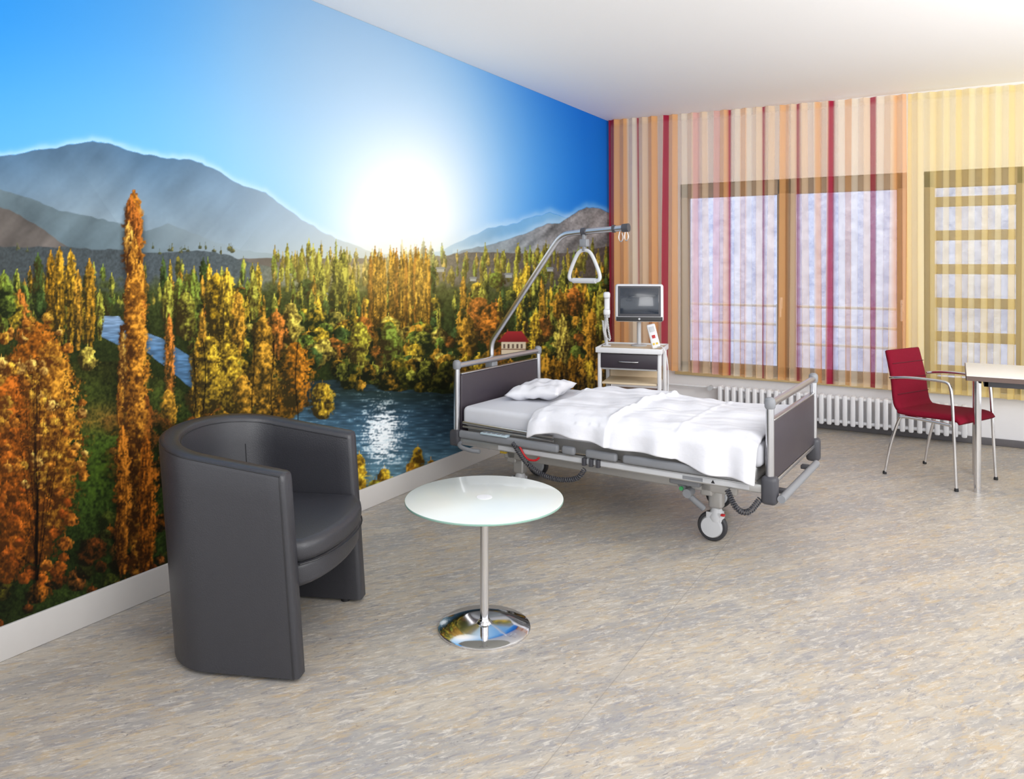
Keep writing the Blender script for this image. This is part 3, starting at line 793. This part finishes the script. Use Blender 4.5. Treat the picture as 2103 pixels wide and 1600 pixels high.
def duvet():
    T0,T1=.52,1.745; nt,ns=110,120; vs=[];fs=[]
    for i in range(nt+1):
        t=i/nt
        for j in range(ns+1):
            s=j/ns
            x=T0+(T1-T0)*t
            hang=.490-.085*max(0,min(1,(x-.9)/.8))+.012*math.sin(x*11)
            top=.600+(.018 if x<1.0 else 0)+.012*math.exp(-((x-1.0)/.018)**2)
            path=[(-.052,hang),(-.045,.545),(-.03,.578),(0.0,top-.012),(.05,top),(.45,top+.012),(.865,top),(.915,top-.014),(.94,.57),(.95,.50)]
            L=[0]
            for k in range(len(path)-1): L.append(L[-1]+math.dist(path[k],path[k+1]))
            d=s*L[-1]; k=max(q for q in range(len(path)-1) if L[q]<=d+1e-9); fq=(d-L[k])/(L[k+1]-L[k])
            y=path[k][0]+(path[k+1][0]-path[k][0])*fq; z=path[k][1]+(path[k+1][1]-path[k][1])*fq
            n1=mnoise.noise(Vector((x*3.2,y*3.0,1))); n2=mnoise.noise(Vector((x*9+y*4,y*7,5))); n3=mnoise.noise(Vector((x*5-y*14,y*3,8)))
            wz=.015*n1+.012*n2+.012*n3
            crease=.016*math.exp(-((y-.30-.25*(x-1.2))/.012)**2)*(x>1.02)+.014*math.exp(-((x-1.36)/.01)**2)
            if y<.0:
                y+= -.012*(1+math.sin(x*26+2*n1))*(.62-z)/.12 + (-.02 if x<1.0 else 0)*(1 if z<.57 else .4); wz*=.4
            edge=min(1,min(t,1-t)*22)
            z=z+wz+crease*.5-(1-edge)*.022
            xx=x+ (.03*n1 if t<.05 else 0) + (-.05*(s-.35) if t<.2 else 0)*(1-t/.2)
            vs.append((xx,y,z))
    for i in range(nt):
        for j in range(ns):
            a=i*(ns+1)+j; fs.append((a,a+1,a+ns+2,a+ns+1))
    b=MB(); b.add(vs,fs); o=b.obj('duvet',M_sheet,angle=180)
    sm=o.modifiers.new('solid','SOLIDIFY'); sm.thickness=.018; sm.offset=-1 if o.data.polygons[ns//2].normal.z>0 else 1
    ss=o.modifiers.new('sub','SUBSURF'); ss.levels=1; ss.render_levels=1
    o.matrix_world=bd_m
    tag(o,"white duvet spread over the hospital bed, hanging over the side","duvet")
duvet()

# trapeze
px=-.045
f=MB(); f.tube(smoothpts([(px,.42,.22),(px,.42,.80),(px,.42,.90),(px+.05,.42,.965),(.40,.42,1.49),(.465,.42,1.565),(.55,.42,1.578),(.895,.42,1.600)],3),.017,16)
tz=f.obj('lifting_pole',M_steel,bd)
f=MB(); f.box(px-.03,px+.03,.39,.45,.70,.78,.008); f.obj('pole_clamp',M_grey,tz)
f=MB(); f.box(px-.03,.02,.40,.44,.36,.40,.005); f.obj('pole_socket',M_grey,tz)
f=MB(); f.cyl((.862,.42,1.598),(.90,.42,1.6),.024); f.obj('end_stop',M_dgrey,tz)
f=MB(); f.cyl((.60,.42,1.582),(.63,.42,1.584),.023); f.obj('collar',M_dgrey,tz)
f=MB(); f.cyl((.80,.42,1.595),(.815,.42,1.596),.022); f.obj('collar',M_dgrey,tz)
hx=.617
f=MB(); f.box(hx-.008,hx+.008,.405,.435,1.47,1.575,.003); f.box(hx-.025,hx+.025,.402,.438,1.495,1.54,.006); f.obj('strap',M_grey,tz)
tri=[(hx-.028,1.475),(hx+.028,1.475),(hx+.06,1.43),(hx+.103,1.33),(hx+.098,1.30),(hx+.07,1.295),(hx-.07,1.295),(hx-.098,1.30),(hx-.103,1.33),(hx-.06,1.43)]
P=[Vector((x,.42,z)) for x,z in tri]
for _ in range(2):
    Q=[]
    for i in range(len(P)): Q.append(P[i].lerp(P[(i+1)%len(P)],.25)); Q.append(P[i].lerp(P[(i+1)%len(P)],.75))
    P=Q
f=MB(); f.tube(P,.011,12,closed=True); f.tube([(hx-.075,.42,1.296),(hx+.075,.42,1.296)],.016,14); f.obj('grab_handle',M_lgrey,tz)
MB().tube(smoothpts([(.845,.42,1.58),(.835,.42,1.54),(.85,.42,1.515),(.868,.42,1.54),(.858,.42,1.57)],2),.003,8).obj('hook',M_steel,tz)
MB().tube(smoothpts([(.878,.42,1.58),(.872,.42,1.54),(.885,.42,1.52),(.90,.42,1.545),(.89,.42,1.575)],2),.003,8).obj('hook',M_steel,tz)

# ------------------------------------------------------------------ bedside cabinet
CB=(-2.14,5.53,0); CR_=math.radians(12)
cb=thing('bedside_cabinet',"bedside cabinet on castors with cream top and dark drawer","cabinet",CB,CR_)
Wd,Dp=.235,.20
f=MB(); f.box(-Wd,Wd,-Dp,Dp,.735,.757,.008); f.obj('top_board',M_cream,cb)
f=MB(); f.box(-Wd-.012,Wd+.012,-Dp-.012,-Dp,.728,.768,.005); f.box(-Wd-.012,Wd+.012,Dp,Dp+.012,.728,.768,.005); f.box(-Wd-.012,-Wd,-Dp-.006,Dp+.006,.728,.768,.005); f.box(Wd,Wd+.012,-Dp-.006,Dp+.006,.728,.768,.005); f.obj('top_edge',M_white,cb)
f=MB(); f.box(-Wd+.03,Wd-.03,-Dp+.03,Dp-.02,.60,.728,.004); f.obj('drawer_case',M_lgrey,cb)
f=MB(); f.box(-Wd+.025,Wd-.025,-Dp+.012,-Dp+.03,.615,.722,.005); dr=f.obj('drawer',M_panel,cb)
f=MB(); f.tube(smoothpts([(-.07,-Dp+.012,.665),(-.07,-Dp-.01,.665),(.07,-Dp-.01,.665),(.07,-Dp+.012,.665)],2),.005); f.obj('drawer_handle',M_steel,dr)
for sx in (-1,1):
    f=MB(); f.box(sx*(Wd-.012)-.014,sx*(Wd-.012)+.014,-Dp+.02,-Dp+.06,.07,.73,.008); f.box(sx*(Wd-.012)-.014,sx*(Wd-.012)+.014,Dp-.06,Dp-.02,.07,.73,.008); f.box(sx*(Wd-.012)-.010,sx*(Wd-.012)+.010,-Dp+.04,Dp-.04,.12,.18,.004); f.obj('side_frame',M_white,cb)
f=MB(); f.box(-Wd+.03,Wd-.03,-Dp+.03,Dp-.03,.49,.505,.004); f.box(-Wd+.03,Wd-.03,Dp-.035,Dp-.025,.49,.60); f.obj('shelf',M_cream,cb)
f=MB(); f.box(-Wd+.03,Wd-.03,-Dp+.03,Dp-.03,.16,.42,.008); f.obj('lower_case',M_panel,cb)
f=MB(); f.box(-Wd+.03,Wd-.03,-Dp+.02,-Dp+.035,.42,.435,.003); f.obj('lower_edge',M_lgrey,cb)
for sx in (-1,1):
    for sy in (-1,1):
        Mr=Matrix.Rotation(math.pi/2,3,'Y'); x,y=sx*(Wd-.02),sy*(Dp-.04)
        f=MB(); f.lathe([(.02,-.012),(.034,-.012),(.036,0),(.034,.012),(.02,.012)],(x,y,.036),28,M=Mr); f.box(x-.008,x+.008,y-.008,y+.008,.05,.08,.002); f.obj('castor',M_dgrey,cb)
cbm=Matrix.Translation(CB)@Matrix.Rotation(CR_,4,'Z')
mo=thing('monitor',"small grey-framed screen on an arm above the bedside cabinet","monitor",cbm@Vector((.045,.03,.758)),math.radians(22))
Mt=Matrix.Translation((0,0,.335))@Matrix.Rotation(math.radians(-5),4,'X')
f=MB(); f.box(-.183,.183,-.022,.022,-.145,.145,.022,5,M=Mt); f.box(-.13,.13,.02,.045,-.10,.10,.015,3,M=Mt); f.obj('monitor_case',M_white,mo)
f=MB(); f.box(-.162,.162,-.026,-.020,-.105,.128,.008,3,M=Mt); f.obj('bezel',M_dgrey,mo)
f=MB(); f.box(-.145,.145,-.0285,-.0255,-.085,.112,.002,2,M=Mt); f.obj('screen',M_screen,mo)
f=MB(); f.box(-.175,.175,-.025,-.02,-.141,-.108,.003,2,M=Mt); k=f.obj('lower_bezel',M_black,mo)
f=MB(); f.lathe([(.008,-.003),(.008,.003)],(0,0,0),24,M=(Mt.to_3x3()@Matrix.Rotation(math.pi/2,3,'X'))); 
for i,v in enumerate(f.v): f.v[i]=tuple(Vector(v)+Mt@Vector((0,-.026,-.124)))
f.obj('badge',M_lgrey,mo)
f=MB(); f.tube(smoothpts([(0,.06,.002),(0,.08,.1),(0,.07,.25),(0,.04,.33)],2),.016); f.lathe([(.06,0),(.06,.008),(.03,.014)],(0,.06,0),32); f.obj('stand',M_lgrey,mo)
ph=thing('telephone_handset',"white bedside telephone handset hanging beside the monitor","telephone",cbm@Vector((-.195,-.02,.758)),math.radians(20))
f=MB(); f.box(-.02,.02,-.045,-.02,.25,.42,.012,4); f.box(-.026,.026,-.07,-.02,.37,.42,.016,4); f.box(-.026,.026,-.07,-.02,.24,.29,.016,4); f.obj('handset',M_white,ph)
f=MB(); f.box(-.022,.022,-.02,.01,.22,.40,.006); f.tube([(0,0,0),(-.02,.0,.12),(0,0,.26)],.014); f.box(-.03,.03,-.03,.03,-.0,.012,.004); f.obj('holder',M_lgrey,ph)
f=MB(); f.tube(helix([(0,-.05,.24),(.015,-.07,.12),(.03,-.06,.04),(-.02,-.05,.09),(-.03,-.03,.2)],.007,30,10),.0028,6); f.obj('coiled_cord',M_white,ph)
rc_=thing('nurse_call_remote',"white nurse call remote with red button leaning on the cabinet","remote control",cbm@Vector((.195,-.10,.759)),math.radians(20))
Mt=Matrix.Rotation(math.radians(-14),4,'X')@Matrix.Rotation(math.radians(-14),4,'Y')
f=MB(); f.box(-.032,.032,-.012,.012,.004,.19,.010,4,M=Mt); f.obj('remote_body',M_white,rc_)
f=MB(); f.box(-.012,.012,-.016,-.011,.08,.104,.004,3,M=Mt); f.obj('button',M_redp,rc_)
for xa in (-.02,.004): MB().box(xa,xa+.016,-.0155,-.011,.03,.045,.002,2,M=Mt).obj('button',M_yel,rc_)
f=MB(); f.box(-.02,.02,-.0145,-.011,.13,.17,.002,2,M=Mt); f.obj('button',M_lgrey,rc_)
f=MB(); f.tube(smoothpts([(0,-.0,.012),(.05,-.05,.03),(.085,-.06,-.1),(.08,-.06,-.4),(.06,-.06,-.6)],3),.004,8); f.obj('cord',M_white,rc_)

# ------------------------------------------------------------------ red chair
rchair=thing('upholstered_chair',"dark red upholstered chair with chrome frame and armrests by the table","chair",(-.085,5.73,0),math.atan2(-.466,.885))
def sheet(pathxz,w,thick,wf):
    vs=[];fs=[];n=len(pathxz);k=14
    P=[Vector((p[0],0,p[1])) for p in pathxz]
    for i in range(n):
        t=(P[min(i+1,n-1)]-P[max(i-1,0)]).normalized(); nn=Vector((-t.z,0,t.x))
        hw=w*wf(i/(n-1)); e=thick*(1 if 0<i<n-1 else .3)
        for q in range(k):
            a=2*math.pi*q/k; ca,sa=math.cos(a),math.sin(a)
            yy=hw*math.copysign(abs(ca)**.25,ca); tt=e/2*math.copysign(abs(sa)**.6,sa)
            vs.append(P[i]+nn*tt+Vector((0,yy,0)))
    for i in range(n-1):
        for q in range(k): fs.append((i*k+q,i*k+(q+1)%k,(i+1)*k+(q+1)%k,(i+1)*k+q))
    fs.append(tuple(range(k))); fs.append(tuple((n-1)*k+q for q in range(k)))
    return vs,fs
sp=smoothpts([(.23,.0,.405),(.21,.0,.435),(.05,.0,.43),(-.10,.0,.42),(-.17,0,.425)],2)
vs,fs=sheet([(p.x,p.z) for p in sp],.215,.045,lambda t:1-.06*(1-t)); b=MB(); b.add(vs,fs); b.obj('seat',M_red,rchair,angle=60)
bp=smoothpts([(-.14,0,.415),(-.19,0,.445),(-.205,0,.52),(-.215,0,.62),(-.24,0,.73),(-.262,0,.815)],2)
vs,fs=sheet([(p.x,p.z) for p in bp],.205,.042,lambda t:1-.10*t); b=MB(); b.add(vs,fs); b.obj('backrest',M_red,rchair,angle=60)
M_thread=mat('dark_red_thread',(86,8,26),.9)
for z,x in ((.53,-.183),(.63,-.194),(.73,-.217)): MB().tube([(x,-.18,z),(x,.18,z)],.0025,6).obj('seam',M_thread,rchair)
for s in (-1,1):
    y=s*.232
    MB().tube(smoothpts([(.225,y*1.02,0.0),(.205,y,.40),(.195,y,.60),(.18,y,.655),(.13,y,.665),(-.08,y,.66),(-.17,y,.648),(-.215,y*.93,.64)],3),.0095,12).obj('armrest',M_chrome,rchair)
    MB().tube(smoothpts([(-.24,y*1.02,0.0),(-.205,y,.20),(-.15,y*.96,.38),(-.13,y*.93,.398),(.0,y*.9,.398),(.19,y*.97,.395)],3),.0095,12).obj('leg',M_chrome,rchair)
    MB().lathe([(.012,0),(.013,.006),(.011,.02)],(.225,y*1.02,0),16).obj('foot',M_black,rchair)
    MB().lathe([(.012,0),(.013,.006),(.011,.02)],(-.24,y*1.02,0),16).obj('foot',M_black,rchair)
MB().tube([(-.10,-.21,.396),(-.10,.21,.396)],.009).obj('crossbar',M_chrome,rchair)

# ------------------------------------------------------------------ dining table
dt=thing('table',"white-topped rectangular table with chrome legs beside the red chair","table",(.055,5.27,0))
MB().box(0,1.25,0,.70,.705,.732,.004).obj('tabletop',M_ttop,dt)
b=MB(); b.box(-.003,1.251,-.003,0,.703,.730); b.box(-.003,0,-.003,.70,.703,.730); b.obj('edge_band',mat('edge_band',(90,72,66),.5),dt)
b=MB(); b.box(.09,1.18,.06,.085,.665,.705,.003); b.box(.09,1.18,.615,.64,.665,.705,.003); b.box(.09,.115,.06,.64,.665,.705,.003); b.obj('apron',M_dgrey,dt)
for (x,y) in ((.06,.19),(1.19,.07),(.06,.64),(1.19,.64)):
    MB().tube([(x,y,0),(x,y,.02),(x,y,.705)],.02,20,rs=[.019,.020,.0215]).obj('leg',M_chrome,dt)

# ------------------------------------------------------------------ light
wd=bpy.data.worlds.new('world'); scene.world=wd; wd.use_nodes=True
bg=wd.node_tree.nodes['Background']; bg.inputs[0].default_value=(.94,.97,1.0,1); bg.inputs[1].default_value=1.85
def area(name,loc,size,sy,e,target,color=(1,1,1)):
    l=bpy.data.lights.new(name,'AREA'); l.shape='RECTANGLE'; l.size=size; l.size_y=sy; l.energy=e; l.color=color
    o=bpy.data.objects.new(name,l); COL.objects.link(o); o.location=loc
    o.rotation_euler=(Vector(target)-Vector(loc)).to_track_quat('-Z','Y').to_euler(); return o
area('room_fill_light',(.6,.6,2.70),2.4,2.0,45,(.6,.61,0),(1,.99,.97))  # added overhead fill, out of view, to raise the room's general brightness
area('curtain_fill_light',(1.6,3.6,1.9),1.4,1.0,50,(-1.4,6.8,1.6),(1,.985,.96))  # invented source off to the right, put in to brighten the curtains
area('ceiling_fill_light',(.6,1.2,1.7),1.6,1.6,42,(-1.0,3.4,2.77),(1,.995,.99))  # unseen extra light aimed upward, only there to whiten the ceiling
